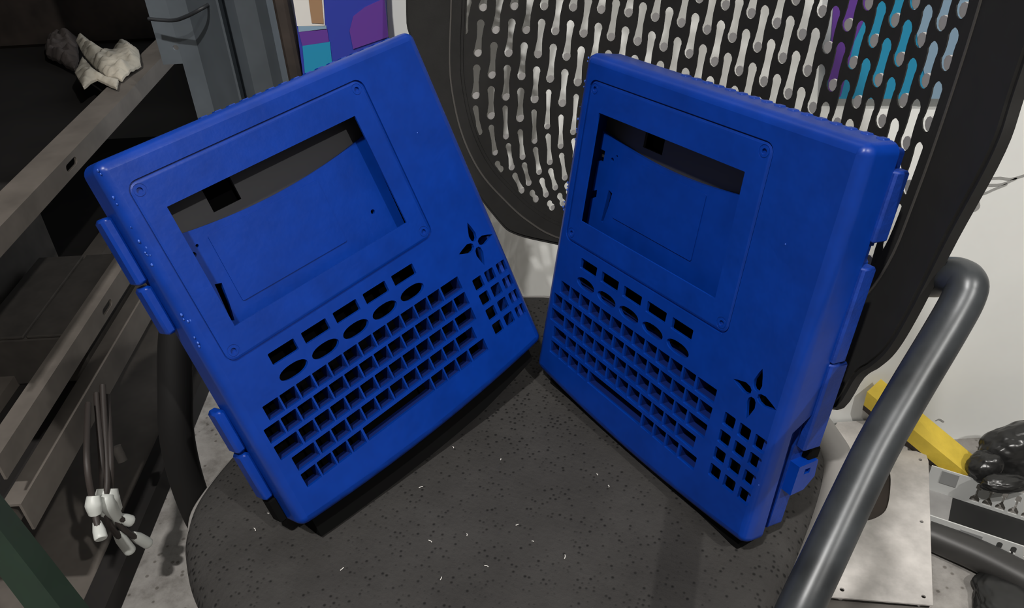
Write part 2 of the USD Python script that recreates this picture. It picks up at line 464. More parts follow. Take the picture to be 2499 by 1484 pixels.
    for k in range(46):
        e = rg.random()
        if e < 0.6:
            x, y, h = -0.62 + 0.5 * rg.random() ** 2, rg.uniform(2.5, 13), -0.06 - 0.1 * rg.random()
        elif e < 0.8:
            x, y, h = rg.uniform(0, 17), rg.uniform(-6.3, 12.9), 0.0
            if BEZ.buffer(0.3).contains(Point(x, y)) or HOLES.buffer(0.25).contains(Point(x, y)):
                continue
        else:
            x, y, h = 17.55, rg.uniform(-5, 13), -0.1
        r = rg.uniform(0.02, 0.055)
        blobs.append(blob((x * U, y * U, h * U), (r * U, r * U * 1.5, r * U), k, 0.3, 2.0, 2))
    obj('print_blob', join(blobs), 'blue_glint', t, smooth=True, kind='stuff')
    return t


RL = np.array([[0.69729, -0.32569, 0.63852], [0.71445, 0.24393, -0.65579], [0.05783, 0.91347, 0.40278]])
RR = np.array([[0.49721, 0.18017, -0.84872], [-0.86571, 0.16801, -0.4715], [0.05764, 0.96918, 0.23951]])
case1 = make_case('printed_case', 'blue 3D-printed computer case with keyboard cutouts, leaning on the seat nearest the shelf rack', (-0.15886, 0.38028, 0.53706), RL, None)
c2 = thing('printed_case', 'blue 3D-printed computer case with keyboard cutouts, propped on the seat beside the grey armrest tube', 'computer case', (0.03535, 0.5323, 0.52308), None, RR)
c2.GetReferences().AddInternalReference(case1.GetPath())
c2.SetInstanceable(True)

# ------------------------------------------------------------------ the office chair
chair = thing('office_chair', 'black office chair with slotted plastic backrest and dark grey mesh seat holding both blue cases', 'chair', (0.0, 0.42, 0.0))
CO = np.array([0.0, 0.42, 0.0])
CYL = [-2.48938, -0.9766, 0.15536, 0.62193, 0.67337, 0.1552, -0.60904]
WARP = [0.012774, 0.020337, -0.004625, -0.005955, 0.011444, 0.011327, 0.002869, -0.008693, 0.000125, -0.010274, -0.005696, -0.006259, 0.002559, -0.008706, -0.000404, -0.013371]


def cyl(s, t):
    k, yaw, x0, y0, z0, tilt, c2_ = CYL
    s, t = np.asarray(s, float), np.asarray(t, float)
    X = (np.sin(yaw + s * k) - np.sin(yaw)) / k
    Y = -(np.cos(yaw + s * k) - np.cos(yaw)) / k
    off = np.sin(tilt) * t + c2_ * t * t
    return np.stack([x0 + X - np.sin(yaw) * off, y0 + Y + np.cos(yaw) * off, z0 + np.cos(tilt) * t], -1)


def bend(m, refine=0.012):
    """(s, t, h) prism -> the curved backrest; h grows towards the sitter."""
    if refine:
        m = m.refine_to_length(refine)
    me = m.to_mesh()
    v = np.array(me.vert_properties[:, :3], float)
    e = 1e-4
    p = cyl(v[:, 0], v[:, 1])
    ds, dt = cyl(v[:, 0] + e, v[:, 1]) - p, cyl(v[:, 0], v[:, 1] + e) - p
    n = np.cross(ds, dt)
    n /= np.linalg.norm(n, axis=1, keepdims=True)
    sit = np.array([-0.8, -0.6, 0.0])
    n *= np.sign(n @ sit)[:, None]
    tm = trimesh.Trimesh(p + n * v[:, 2:], np.array(me.tri_verts), process=False)
    if tm.volume < 0:
        tm.invert()
    return tm


def warp(i, j):
    x, y = (i - 16) / 16.0, -j / 6.0
    EX = [(2, 0), (1, 1), (0, 2), (3, 0), (2, 1), (1, 2), (0, 3)]
    s = WARP[0] * 16 * x + sum(c * x ** a * y ** b for c, (a, b) in zip(WARP[2:9], EX))
    t = WARP[1] * 6 * y + sum(c * x ** a * y ** b for c, (a, b) in zip(WARP[9:16], EX))
    return np.array([s, t])


def slot_at(i, j):
    if j < -5:
        k = -5 if (j + 5) % 2 == 0 else -4
        step = warp(i, k) - warp(i, k + 2)
        return warp(i, k) + step * ((k - j) / 2)
    return warp(i, j)


outer = [(-0.285, 0.26), (-0.294, 0.12), (-0.294, -0.006), (-0.287, -0.042), (-0.258, -0.097), (-0.211, -0.163), (-0.166, -0.198), (-0.142, -0.206), (-0.1, -0.203), (-0.05, -0.196), (0.02, -0.188), (0.1, -0.182),
         (0.18, -0.175), (0.238, -0.157), (0.25, -0.126), (0.260, -0.112), (0.269, -0.096), (0.275, -0.072), (0.283, -0.022), (0.295, 0.029), (0.294, 0.057), (0.292, 0.12), (0.28, 0.26), (0.2, 0.31), (-0.2, 0.31)]
inner = [(-0.232, 0.25), (-0.24, 0.1), (-0.237, -0.004), (-0.234, -0.058), (-0.224, -0.094), (-0.209, -0.123), (-0.188, -0.147), (-0.162, -0.164), (-0.13, -0.178), (-0.09, -0.183), (0.0, -0.172), (0.1, -0.152), (0.17, -0.125),
         (0.21, -0.095), (0.227, -0.06), (0.23, -0.019), (0.231, 0.04), (0.231, 0.1), (0.228, 0.25), (0.15, 0.275), (-0.15, 0.275)]
OUTER = Polygon(spline(outer, 5, True)).buffer(0)
INNER = Polygon(spline(inner, 5, True)).buffer(0)
slots, lips = [], []
field = INNER.buffer(-0.001)
LOW = [((-0.2065, -0.1229), (-0.2167, -0.0962)), ((-0.1864, -0.1391), (-0.1972, -0.1118)), ((-0.1756, -0.1528), (-0.1845, -0.1443)), ((-0.1788, -0.1229), (-0.1861, -0.0925)), ((-0.1655, -0.1495), (-0.176, -0.1257)),
       ((-0.1485, -0.1676), (-0.1633, -0.1515)), ((-0.1569, -0.1381), (-0.1665, -0.1113)), ((-0.1436, -0.1596), (-0.1554, -0.14)), ((-0.131, -0.1717), (-0.1412, -0.1632)), ((-0.1485, -0.1217), (-0.1559, -0.0915)),
       ((-0.1359, -0.1476), (-0.1473, -0.1241)), ((-0.1224, -0.1654), (-0.1336, -0.1498)), ((-0.1118, -0.1742), (-0.1204, -0.1682)), ((-0.1387, -0.1067), (-0.1444, -0.072)), ((-0.1275, -0.1368), (-0.1369, -0.1098)),
       ((-0.1147, -0.1569), (-0.127, -0.1394)), ((-0.1023, -0.1681), (-0.1115, -0.1587)), ((-0.1206, -0.1207), (-0.1274, -0.0911)), ((-0.1078, -0.1463), (-0.119, -0.1235)), ((-0.0989, -0.1572), (-0.1067, -0.1478)),
       ((-0.1112, -0.1062), (-0.1158, -0.0709)), ((-0.1015, -0.1298), (-0.1096, -0.1084))]
cand = [(np.array(a), np.array(b), 0.0, 0.78) for a, b in LOW]
for i in range(-4, 40):
    for j in range(-14, 12):
        if (i + j) % 2 or (i < 0 and j > 3) or (i < 8 and j > (4, 5, 4, 5, 4, 3, 4, 3)[max(i, 0)]):
            continue
        b0, t0 = slot_at(i, j), slot_at(i, j - 2)
        if not 0.02 < np.linalg.norm(t0 - b0) < 0.09:
            continue
        cand.append((b0, b0 + (t0 - b0) * 0.83, min(max((i - 4) / 26.0, 0.0), 1.0), 1.0))
for b0, top, u_r, wk in cand:
    if not field.buffer(0.02).contains(Point(b0)) and not field.contains(Point(top)):
        continue
    d = (top - b0) / np.linalg.norm(top - b0)
    nn = np.array([-d[1], d[0]])
    re, rt_, rwst = (0.0044 + 0.0009 * u_r) * wk, (0.0040 + 0.0009 * u_r) * wk, (0.0026 + 0.0015 * u_r) * wk
    b1, t1, mid = b0 + d * re, top - d * rt_, (b0 + top) / 2
    g = unary_union([Point(b1).buffer(re, quad_segs=3), Point(t1).buffer(rt_, quad_segs=3),
                     Polygon([b1 + nn * re * 0.9, mid + nn * rwst, t1 + nn * rt_ * 0.9, t1 - nn * rt_ * 0.9, mid - nn * rwst, b1 - nn * re * 0.9]).buffer(0)])
    g = shapely.set_precision(g, 1e-6).intersection(field)
    if g.is_empty or g.area < 1.2e-5 or g.geom_type != 'Polygon' or any(g.distance(o) < 0.0008 for o in slots):
        continue
    slots.append(shapely.set_precision(g.simplify(0.0002), 1e-6))
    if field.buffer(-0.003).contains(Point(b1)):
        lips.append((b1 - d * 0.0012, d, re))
SL = unary_union(slots)
panel = ext(INNER.buffer(0.004).difference(SL), -0.0004, 0.0004)
obj('backrest', bend(panel), 'black_plastic', chair, smooth=30, off=CO)
ring = INNER.buffer(0.0)
fr = []
for a, h0, h1 in ((0.0, -0.0035, 0.0015), (0.0025, -0.0045, 0.003)):
    fr.append(ext(OUTER.buffer(-a).difference(INNER.buffer(a)), h0, h1))
obj('backrest_frame', bend(fr[0] + fr[1]), 'black_plastic', chair, smooth=40, off=CO)
seam = INNER.buffer(0.0125)
obj('frame_seam', bend(ext(seam.buffer(0.0007).difference(seam.buffer(-0.0007)), 0.0027, 0.0037), 0.02), 'seam_plastic', chair, off=CO, label='thin pale moulding line along the frame')
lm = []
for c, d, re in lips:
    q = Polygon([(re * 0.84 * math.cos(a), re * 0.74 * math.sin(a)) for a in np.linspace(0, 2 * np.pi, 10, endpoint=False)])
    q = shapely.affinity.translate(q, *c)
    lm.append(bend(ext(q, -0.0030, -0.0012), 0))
obj('lit_slot_lip', join(lm), 'slot_lip_lit', chair, off=CO, kind='stuff', label='pale lips added as the lit lower walls of the backrest slots')  # light on the slot walls is put into these pale lips

# seat
ZS = 0.440
k_ = (CAM[2] - ZS) / (CAM[2] - 0.45)
sb = np.array([(-0.13, 0.575), (-0.179, 0.5), (-0.203, 0.463), (-0.215, 0.438), (-0.223, 0.415), (-0.227, 0.395), (-0.226, 0.374), (-0.221, 0.357), (-0.211, 0.334), (-0.198, 0.314), (-0.17, 0.28), (-0.12, 0.245), (-0.05, 0.22), (0.03, 0.215),
               (0.10, 0.245), (0.14, 0.287), (0.17, 0.33), (0.194, 0.368), (0.207, 0.392), (0.214, 0.411), (0.214, 0.432), (0.205, 0.475), (0.17, 0.55), (0.1, 0.61), (0.03, 0.637), (-0.06, 0.63)]) * k_
bd = spline(sb, 5, True)
cen = np.array([0.0, 0.42])


def seat_z(x, y):
    return ZS - 0.012 * np.exp(-((x - 0.02) ** 2 + (y - 0.55) ** 2) / 0.012) - 0.010 * np.exp(-((x - 0.14) ** 2 + (y - 0.34) ** 2) / 0.006) * 0.0


V, Fc = [], []
prof = [(0.0, 0), (0.15, 0), (0.3, 0), (0.45, 0), (0.6, 0), (0.75, 0), (0.86, 0.0006), (0.92, 0.002), (0.96, 0.005), (0.985, 0.010), (1.0, 0.018), (1.0, 0.03), (0.985, 0.045), (0.9, 0.055), (0.0, 0.055)]
nb = len(bd)
for fr_, dz in prof:
    q = cen + (bd - cen) * fr_
    z = seat_z(q[:, 0], q[:, 1]) - dz
    V.append(np.c_[q, z])
V = np.concatenate(V)
for a in range(len(prof) - 1):
    for q in range(nb):
        q2 = (q + 1) % nb
        Fc += [(a * nb + q, a * nb + q2, (a + 1) * nb + q2), (a * nb + q, (a + 1) * nb + q2, (a + 1) * nb + q)]
sm = trimesh.Trimesh(V, np.array(Fc), process=True)
if sm.volume < 0:
    sm.invert()
obj('seat', sm, 'seat_fabric', chair, smooth=50, off=CO)
rimp = cen + (bd - cen) * 1.0
nrm = (rimp - cen) / np.linalg.norm(rimp - cen, axis=1, keepdims=True)
wr = np.where(rimp[:, 0] > 0.15, 0.013, np.where((rimp[:, 1] > 0.40), 0.0034, 0.0008))
for _ in range(6):
    wr = (np.roll(wr, 1) + wr + np.roll(wr, -1)) / 3
rim3 = np.c_[rimp + nrm * (wr[:, None] - 0.0018) * 0.8, np.full(nb, ZS - 0.020)]
obj('seat_rim', tube(rim3, wr, 10, True), 'rim_grey', chair, smooth=50, off=CO, label='pale grey piping around the seat edge')
obj('seat_pan', ext(Polygon(cen + (bd - cen) * 0.8), ZS - 0.085, ZS - 0.05), 'black_plastic', chair, off=CO)
# arm tubes
TR_ = 0.0101
pr = [cyl(0.24, -0.076) + [0.0125, 0.010, 0], cyl(0.262, -0.060) + [0.0135, 0.004, 0], at(2322, 674, 0.430), at(2356, 688, 0.421), at(2352, 725, 0.419), at(2310, 803, 0.417), at(2222, 950, 0.411), at(2143, 1087, 0.405), at(2075, 1225, 0.398), at(2002, 1380, 0.390), at(1945, 1500, 0.385), at(1905, 1600, 0.385), at(1880, 1680, 0.41), at(1850, 1640, 0.50)]
obj('arm_tube', tube(spline(pr, 7), TR_, 20), 'tube_metal', chair, smooth=60, off=CO, label='worn grey steel armrest tube')
pl = [cyl(-0.262, -0.085) + [0.004, 0.016, 0], cyl(-0.29, -0.085) + [-0.015, 0.012, 0], at(760, 400, 0.76), at(600, 430, 0.69), at(520, 530, 0.635), at(462, 640, 0.605), at(438, 760, 0.59), at(428, 850, 0.584), at(428, 960, 0.583), at(430, 1048, 0.588), at(445, 1133, 0.600), at(470, 1215, 0.618), at(500, 1280, 0.645), at(545, 1335, 0.68), np.array([-0.12, 0.40, 0.372]), np.array([-0.05, 0.41, 0.372])]
obj('arm_tube', tube(spline(pl, 7), TR_ * 1.16, 18), 'tube_black', chair, smooth=60, off=CO, label='black armrest tube')
# back support and base
sp = [cyl(0.2, -0.14) + [0.012, 0.012, 0], cyl(0.2, -0.17) + [0.012, 0.015, -0.03], (0.16, 0.47, 0.375), (0.03, 0.43, 0.365)]
obj('back_support', tube(spline(sp, 6), 0.013, 12), 'black_plastic', chair, smooth=60, off=CO)
sp = [cyl(-0.05, -0.18) + [0.012, 0.02, 0], (0.09, 0.66, 0.40), (0.06, 0.58, 0.365), (0.0, 0.46, 0.36)]
obj('back_support', tube(spline(sp, 6), 0.013, 12), 'black_plastic', chair, smooth=60, off=CO)
obj('gas_lift', Manifold.cylinder(0.30, 0.022, 0.022, 20).translate([0, 0.42, 0.07]), 'black_plastic', chair, smooth=40, off=CO)
for a in range(5):
    an = math.radians(72 * a + 20)
    dx, dy = math.cos(an), math.sin(an)
    leg = tube(np.array([(dx * r, 0.42 + dy * r, z) for r, z in ((0.0, 0.085), (0.1, 0.08), (0.2, 0.065), (0.26, 0.058))]), [0.02, 0.018, 0.014, 0.012], 10)
    lg = obj('base_leg', leg, 'black_plastic', chair, smooth=50, off=CO)
    wh = trimesh.creation.cylinder(radius=0.023, height=0.03, sections=18)
    wh.apply_transform(trimesh.transformations.rotation_matrix(math.pi / 2, [1, 0, 0]))
    wh.apply_transform(trimesh.transformations.rotation_matrix(an, [0, 0, 1]))
    wh.apply_translation((dx * 0.255, 0.42 + dy * 0.255, 0.0235))
    obj('caster', wh, 'black_plastic', lg, smooth=40, off=CO)

# lint on the seat
lint = []
rg = np.random.default_rng(5)
for px, py in [(1050, 1322), (1139, 1306), (1262, 1281), (1221, 1115), (1027, 1188), (1105, 1086), (1378, 1360), (1187, 1383), (1076, 1413), (1457, 1155), (1485, 1185), (655, 1255), (622, 1294), (835, 1390), (1300, 1322)]:
    p = atz(px, py, ZS)
    p[2] = seat_z(p[0], p[1]) + 0.0007
    a = rg.uniform(0, 3.14)
    l = rg.uniform(0.0006, 0.0014)
    d = np.array([math.cos(a), math.sin(a), 0.2]) * l
    lint.append(tube(spline([p - d, p + [0.0004, 0, 0.0003], p + d], 3), 0.0003, 5))
tag(obj('seat_lint', join(lint), 'lint_white'), 'white lint specks scattered over the dark seat', 'lint', kind='stuff')

# ------------------------------------------------------------------ slotted steel rack on the left
RX = -0.50
rack = thing('shelf_rack', 'dusty steel shelf rack with slotted beams standing along the left', 'shelf', (RX, 0.58, 0.0))
RO = np.array([RX, 0.58, 0.0])
Y0, Y1 = 0.585, 1.62


def slotted_beam(z0, z1, y0, y1, lip, slots_, mat_='rack_steel', lipdrop=0.0):
    face = sbox(y0, z0, y1, z1)
    for y, z in slots_:
        face = face.difference(LineString([(y - 0.010, z), (y + 0.010, z)]).buffer(0.0045, quad_segs=4))
    m = ext(face, 0, 0.003).transform([[0, 0, 1, RX - 0.003], [1, 0, 0, 0], [0, 1, 0, 0]])
    m += bx(RX - lip, RX - 0.001, y0, y1, z1 - 0.003 - lipdrop, z1 - lipdrop)
    m += bx(RX - lip, RX - lip + 0.003, y0, y1, z0 + 0.004, z1 - lipdrop)
    return obj('shelf_beam', m, mat_, rack, off=RO)


def beam_slots(pxs):
    return [tuple(atx(*q, RX)[1:3]) for q in pxs]


slotted_beam(0.462, 0.486, 0.60, Y1, 0.038, beam_slots([(175, 401)]))
slotted_beam(0.289, 0.316, Y0, Y1, 0.020, beam_slots([(262, 750)]))
slotted_beam(0.216, 0.254, Y0, Y1, 0.020, [])
slotted_beam(-0.0 + 0.001, 0.035, 0.60, Y1, 0.03, [], 'rack_dark_shade')
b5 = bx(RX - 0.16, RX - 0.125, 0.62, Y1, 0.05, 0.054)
for z, m_ in ((0.455, 'rack_dark_shade'), (0.205, 'rack_dark_shade'), (0.02, 'rack_steel')):
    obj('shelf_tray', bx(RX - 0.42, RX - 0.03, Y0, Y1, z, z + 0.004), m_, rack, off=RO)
obj('shelf_tray', bx(RX - 0.42, RX - 0.02, 0.62, Y1, 0.83, 0.834), 'rack_dark_shade', rack, off=RO)
for y in (Y1,):
    for x in (RX - 0.0335, RX - 0.42):
        up = bx(x, x + 0.03, y, y + 0.003, 0, 1.15) + bx(x, x + 0.003, y - 0.03, y, 0, 1.15)
        obj('upright', up, 'rack_dark_shade', rack, off=RO)
up = bx(RX - 0.42, RX - 0.39, Y0, Y0 + 0.003, 0, 1.15) + bx(RX - 0.42, RX - 0.417, Y0, Y0 + 0.03, 0, 1.15)
obj('upright', up, 'rack_dark_shade', rack, off=RO)
obj('back_panel', bx(RX - 0.425, RX - 0.42, Y0, Y1, 0.0, 1.15), 'rack_dark_shade', rack, off=RO)
obj('rear_beam', bx(RX - 0.16, RX - 0.13, 0.62, Y1, 0.205, 0.225), 'rack_steel', rack, off=RO)

# things on the rack
c0 = atz(255, 190, 0.486)
cl = thing('crumpled_cloth', 'crumpled cream rag on the upper rack shelf', 'rag', c0)


def rag(pxs, z, th, seed, amp=0.010):
    """a crumpled sheet: outline in the shelf plane, folded by noise"""
    P = Polygon([atz(*q, z)[:2] for q in pxs]).buffer(0)
    m = ext(P, 0, th).refine_to_length(0.0035)
    me = m.to_mesh()
    v = np.array(me.vert_properties[:, :3], float)
    n = meshkit.fbm(np.c_[v[:, :2] * 48, np.full(len(v), seed)], 4, seed)
    n2 = np.abs(2 * meshkit.noise(np.c_[v[:, :2] * 85, np.full(len(v), seed + 3.3)], seed) - 1)
    edge = np.clip(shapely.distance(shapely.points(v[:, :2]), P.exterior) / 0.010, 0, 1)
    v[:, 2] += z + (n * amp * 2.2 + n2 * amp) * (0.35 + 0.65 * edge)
    return trimesh.Trimesh(v, np.array(me.tri_verts), process=False)


obj('rag_fold', rag([(190, 112), (200, 95), (235, 122), (268, 142), (292, 122), (315, 116), (342, 135), (347, 170), (318, 190), (300, 205), (268, 200), (238, 180), (210, 150)], 0.486, 0.004, 2), 'cloth_cream', cl, smooth=60, off=c0)
obj('rag_fold', rag([(205, 150), (232, 180), (262, 200), (292, 205), (288, 226), (262, 214), (240, 205), (222, 215), (208, 226), (186, 188)], 0.4865, 0.004, 7, 0.007), 'cloth_cream', cl, smooth=60, off=c0)
c1 = atz(155, 140, 0.475)
tag(obj('folded_cloth', rag([(115, 130), (130, 88), (168, 80), (192, 92), (196, 150), (188, 185), (150, 165), (120, 152)], 0.462, 0.006, 4, 0.012), 'cloth_grey', smooth=60), 'dim brownish grey rag behind the cream rag on the rack', 'rag')
bxm = bx(-0.91, -0.56, 1.42, 1.61, 0.459, 0.75, 0.006)
tag(obj('dark_carton', bxm, 'brown_dark'), 'dark brown carton at the far end of the upper rack shelf', 'box')
# grey cartons on the middle shelf
for nm, (x0, x1, y0, y1, z0, z1), lb in (('parts_carton', (-0.66, -0.53, 0.83, 1.02, 0.209, 0.285), 'dusty grey carton lying on the middle rack shelf nearest the beam'),
                                         ('parts_carton', (-0.80, -0.68, 0.86, 1.10, 0.209, 0.33), 'taller dim grey carton at the rear of the middle rack shelf')):
    g = thing(nm, lb, 'box', ((x0 + x1) / 2, (y0 + y1) / 2, z0))
    o = np.array([(x0 + x1) / 2, (y0 + y1) / 2, z0])
    obj('carton_body', bx(x0, x1, y0, y1, z0, z1 - 0.004, 0.003), 'carton_grey', g, off=o)
    obj('carton_flap', bx(x0, (x0 + x1) / 2 - 0.002, y0, y1, z1 - 0.004, z1, 0.001), 'carton_grey', g, off=o)
    obj('carton_flap', bx((x0 + x1) / 2 + 0.002, x1, y0, y1, z1 - 0.004, z1, 0.001), 'carton_grey', g, off=o)

# green bar in the lower left corner
ga, gb = at(-60, 1225, 0.50), at(230, 1600, 0.47)
gd = gb - ga
tag(obj('green_bar', tube(np.linspace(ga, gb, 4), 0.0125, 4), 'green_paint'), 'dark green square bar crossing the lower left corner', 'bar')
# dark floor-side box below the bar
tag(obj('dark_crate', bx(-0.62, -0.43, 0.32, 0.50, 0.0, 0.16, 0.006), 'brown_dark'), 'dark brown crate on the floor under the green bar', 'box')

# cable bundle with white sleeves
ca = thing('cable_bundle', 'bundle of brown cables with white ferrule tips hanging from the rack', 'cables', atx(245, 1150, -0.47))
co = atx(245, 1150, -0.47)
XB = -0.462
for k, (root, mid, slv, t0, t1) in enumerate([((215, 985), (212, 1130), (228, 1232), (235, 1270), (247, 1316)), ((235, 960), (248, 1120), (252, 1215), (268, 1280), (319, 1346)),
                                              ((262, 965), (270, 1110), (272, 1215), (290, 1262), (322, 1273)), ((250, 940), (262, 1150), (262, 1230), (305, 1295), (362, 1327))]):
    xs_ = XB - 0.004 * (k % 2) + 0.003 * k
    path = spline([atx(*q, x) for q, x in ((root, xs_ - 0.02), (mid, xs_), (slv, xs_), (t0, xs_ + 0.004), (tuple(np.array(t0) * 0.4 + np.array(t1) * 0.6), xs_ + 0.008))], 5)
    cb = obj('cable', tube(path, 0.0036, 8), 'cable_brown', ca, smooth=60, off=co)
    sl = spline([atx(*q, xs_ + 0.0015) for q in (tuple(np.array(slv) + [0, -22]), slv, tuple(np.array(slv) * 0.35 + np.array(t0) * 0.65 + [0, -3]))], 5)
    obj('white_sleeve', tube(sl, [0.0088 - 0.002 * abs(2 * u - 1) for u in np.linspace(0, 1, len(sl))], 9), 'tip_white', cb, smooth=60, off=co, label='white sleeve')
    e0, e1 = atx(*(np.array(t0) * 0.45 + np.array(t1) * 0.55), xs_ + 0.007), atx(*t1, xs_ + 0.011)
    dd = (e1 - e0) / np.linalg.norm(e1 - e0)
    tip = obj('ferrule_tip', tube(np.array([e0 - dd * 0.010, e0, e1 - dd * 0.004, e1 - dd * 0.0015, e1]), [0.0045, 0.0066, 0.0068, 0.0068, 0.0058], 14), 'tip_white', cb, smooth=40, off=co, label='white ferrule tip')
ht = tube(spline([atx(283, 1090, -0.50), atx(300, 1125, -0.495)], 3), 0.0062, 10)
obj('spare_plug', ht, 'carton_grey', ca, smooth=50, off=co)

# ------------------------------------------------------------------ steel studs in front of the far corner
SY = [(373, 1.022), (421, 1.022), (469, 1.018), (543, 0.972)], [(549, 0.998), (585, 0.985), (636, 0.985), (661, 0.968), (687, 0.985)]
for nm, lb, pr2, tie in (('steel_stud', 'grey folded steel stud bound with dark wire, nearest the rack', SY[0], True),
                         ('steel_stud', 'grey folded steel stud nearest the printed carton', SY[1], False)):
    prof_ = [tuple(aty(px, 57, y)[:2]) for px, y in pr2]
    base = np.array([prof_[1][0], prof_[1][1], 0.0])
    s = thing(nm, lb, 'stud', base)
    m = ext(LineString(prof_).buffer(0.0012, cap_style=2, join_style=2), 0, 0.95)
    if tie:
        m -= bx(prof_[0][0] - 0.01, prof_[1][0] - 0.0005, 0.95, 1.1, -1, aty(425, 157, 1.02)[2])
        m -= Manifold.cylinder(0.2, 0.0035, 0.0035, 12).rotate([90, 0, 0]).translate([*(aty(416, 130, 1.0) + [0, 0.1, 0])])
    obj('stud_channel', m, 'stud_steel', s, off=base)
    for e, d in ((prof_[0], 1), (prof_[-1], 1)):
        obj('stud_lip', bx(e[0] - 0.0013, e[0] + 0.0013, e[1] - 0.001, e[1] + 0.012, 0.0 if not (tie and e is prof_[0]) else aty(425, 157, 1.02)[2], 0.95), 'stud_steel', s, off=base)
tw = [aty(362, 46, 0.996), aty(420, 50, 0.99), aty(455, 40, 0.98), aty(490, 22, 0.975), aty(520, 4, 0.99), aty(560, -30, 1.0)]
tag(obj('tie_wire', tube(spline(tw, 6), 0.0022, 8), 'wire_dark', smooth=60), 'dark wire tied across the steel studs', 'wire')
tag(obj('shade_panel', bx(-0.60, -0.235, 1.66, 1.70, 0.0, 1.6, 0.004), 'brown_dark'), 'tall dark brown panel added to darken the space behind the steel studs', 'panel')  # panel added to stand for the shade behind the studs
tag(obj('dark_batten', bx(aty(700, 60, 0.87)[0], aty(722, 60, 0.85)[0], WY - 0.022, WY - 0.0005, 0.0, 1.0, 0.003), 'brown_dark'), 'dark brown batten standing against the back wall by the printed carton', 'batten')

# ------------------------------------------------------------------ printed panels against the back wall


def wall_poly(pxs, y):
    return Polygon([(aty(*q, y)[0], aty(*q, y)[2]) for q in pxs])


def wall_ext(poly, y0, y1):
    return ext(poly, y0, y1).transform([[1, 0, 0, 0], [0, 0, 1, 0], [0, 1, 0, 0]])


def wx(m):
    me = m.to_mesh()
    t = trimesh.Trimesh(np.array(me.vert_properties[:, :3]), np.array(me.tri_verts), process=False)
    if t.volume < 0:
        t.invert()
    return t


YP = WY - 0.018
pc = aty(840, 300, YP)
p1 = thing('printed_carton', 'flat blue, purple and cyan printed carton on the wall above the left blue case', 'carton', pc)
obj('carton_body', wx(wall_ext(wall_poly([(708, -60), (936, -60), (952, 250), (748, 250)], YP), YP, WY - 0.0005)), 'print_blue', p1, off=pc)
for nm, pxs, m_, d in (('white_panel', [(706, -60), (786, -60), (793, 64), (725, 64)], 'print_white', 0.0012), ('tan_panel', [(746, -60), (780, -60), (790, 58), (761, 56), (756, 20)], 'print_tan', 0.002),
                       ('cyan_strip', [(727, 64), (796, 63), (797, 72), (729, 78)], 'print_pale', 0.0012), ('purple_panel', [(729, 78), (798, 70), (803, 102), (738, 112)], 'print_purple', 0.0012),
                       ('cyan_panel', [(738, 112), (805, 102), (812, 170), (745, 190)], 'print_cyan', 0.0012), ('purple_patch', [(938, -4), (890, 18), (862, 40), (853, 75), (862, 120), (948, 90)], 'print_purple', 0.0012)):
    obj(nm, wx(wall_ext(wall_poly(pxs, YP - d), YP - d, YP + 0.0004)), m_, p1, off=pc)
YQ = WY - 0.012
qc = aty(2180, 240, YQ)
p2 = thing('printed_sheet', 'cyan, purple and pale blue printed board on the wall behind the backrest', 'board', qc)
obj('board_body', wx(wall_ext(wall_poly([(2055, -90), (2420, -90), (2400, 241), (2022, 241)], YQ), YQ, WY - 0.0005)), 'print_cyan', p2, off=qc)
obj('purple_panel', wx(wall_ext(wall_poly([(2040, -90), (2165, -90), (2120, 25), (2085, 100), (2052, 235), (2020, 241)], YQ - 0.001), YQ - 0.001, YQ + 0.0004)), 'print_purple', p2, off=qc)
obj('pale_panel', wx(wall_ext(wall_poly([(2215, -90), (2420, -90), (2402, 241), (2268, 241), (2240, 100)], YQ - 0.001), YQ - 0.001, YQ + 0.0004)), 'print_pale', p2, off=qc)

# ------------------------------------------------------------------ clutter on the floor at the right


def floor_poly(pxs, z):
    return Polygon([atz(*q, z)[:2] for q in pxs]).buffer(0)


ZP = 0.050
pp = floor_poly([(2010, 1075), (2073, 993), (2128, 1004), (2205, 1068), (2213, 1072), (2215, 1099), (2258, 1103), (2266, 1126), (2274, 1400), (2277, 1477), (2015, 1456), (1960, 1300)], ZP).intersection(sbox(-5, -5, 5, WY - 0.004))
hole = Polygon(spline([atz(*q, ZP)[:2] for q in [(2171, 1150), (2173, 1190), (2165, 1238), (2145, 1260), (2110, 1270), (2075, 1250), (2060, 1200), (2075, 1140), (2110, 1110), (2150, 1115)]], 4, True)).buffer(0)
pins = unary_union([Point(*atz(*q, ZP)[:2]).buffer(r, quad_segs=4) for q, r in (((2246, 1122), 0.0022), ((2249, 1273), 0.0022), ((2055, 1439), 0.0026), ((2254, 1456), 0.0024), ((2101, 1011), 0.0022))])
pco = np.array([*pp.centroid.coords[0], 0.0])
pt = thing('metal_plate', 'stained pale metal plate with round cutout and pin holes beside the armrest tube', 'plate', pco)
obj('plate_sheet', ext(pp.difference(hole).difference(pins), ZP - 0.002, ZP), 'plate_white', pt, off=pco)
obj('plate_flange', ext(floor_poly([(2274, 1380), (2277, 1477), (2270, 1477), (2268, 1380)], ZP), 0.0, ZP - 0.002), 'plate_white', pt, off=pco)
tag(obj('grey_bar', ext(floor_poly([(2022, 1463), (2290, 1484), (2300, 1560), (1990, 1540)], 0.045), 0.0, 0.044), 'bar_grey'), 'grey bar on the floor along the near edge of the metal plate', 'bar')
tag(obj('cutout_shade_block', ext(floor_poly([(2060, 1030), (2125, 1025), (2190, 1085), (2205, 1180), (2190, 1300), (2040, 1300), (2030, 1100)], 0.04).intersection(sbox(-5, -5, 5, WY - 0.006)), 0.0, ZP - 0.0025), 'brown_dark'), 'dark block added under the metal plate to darken its round cutout', 'block')  # block added so the space under the cutout looks shaded

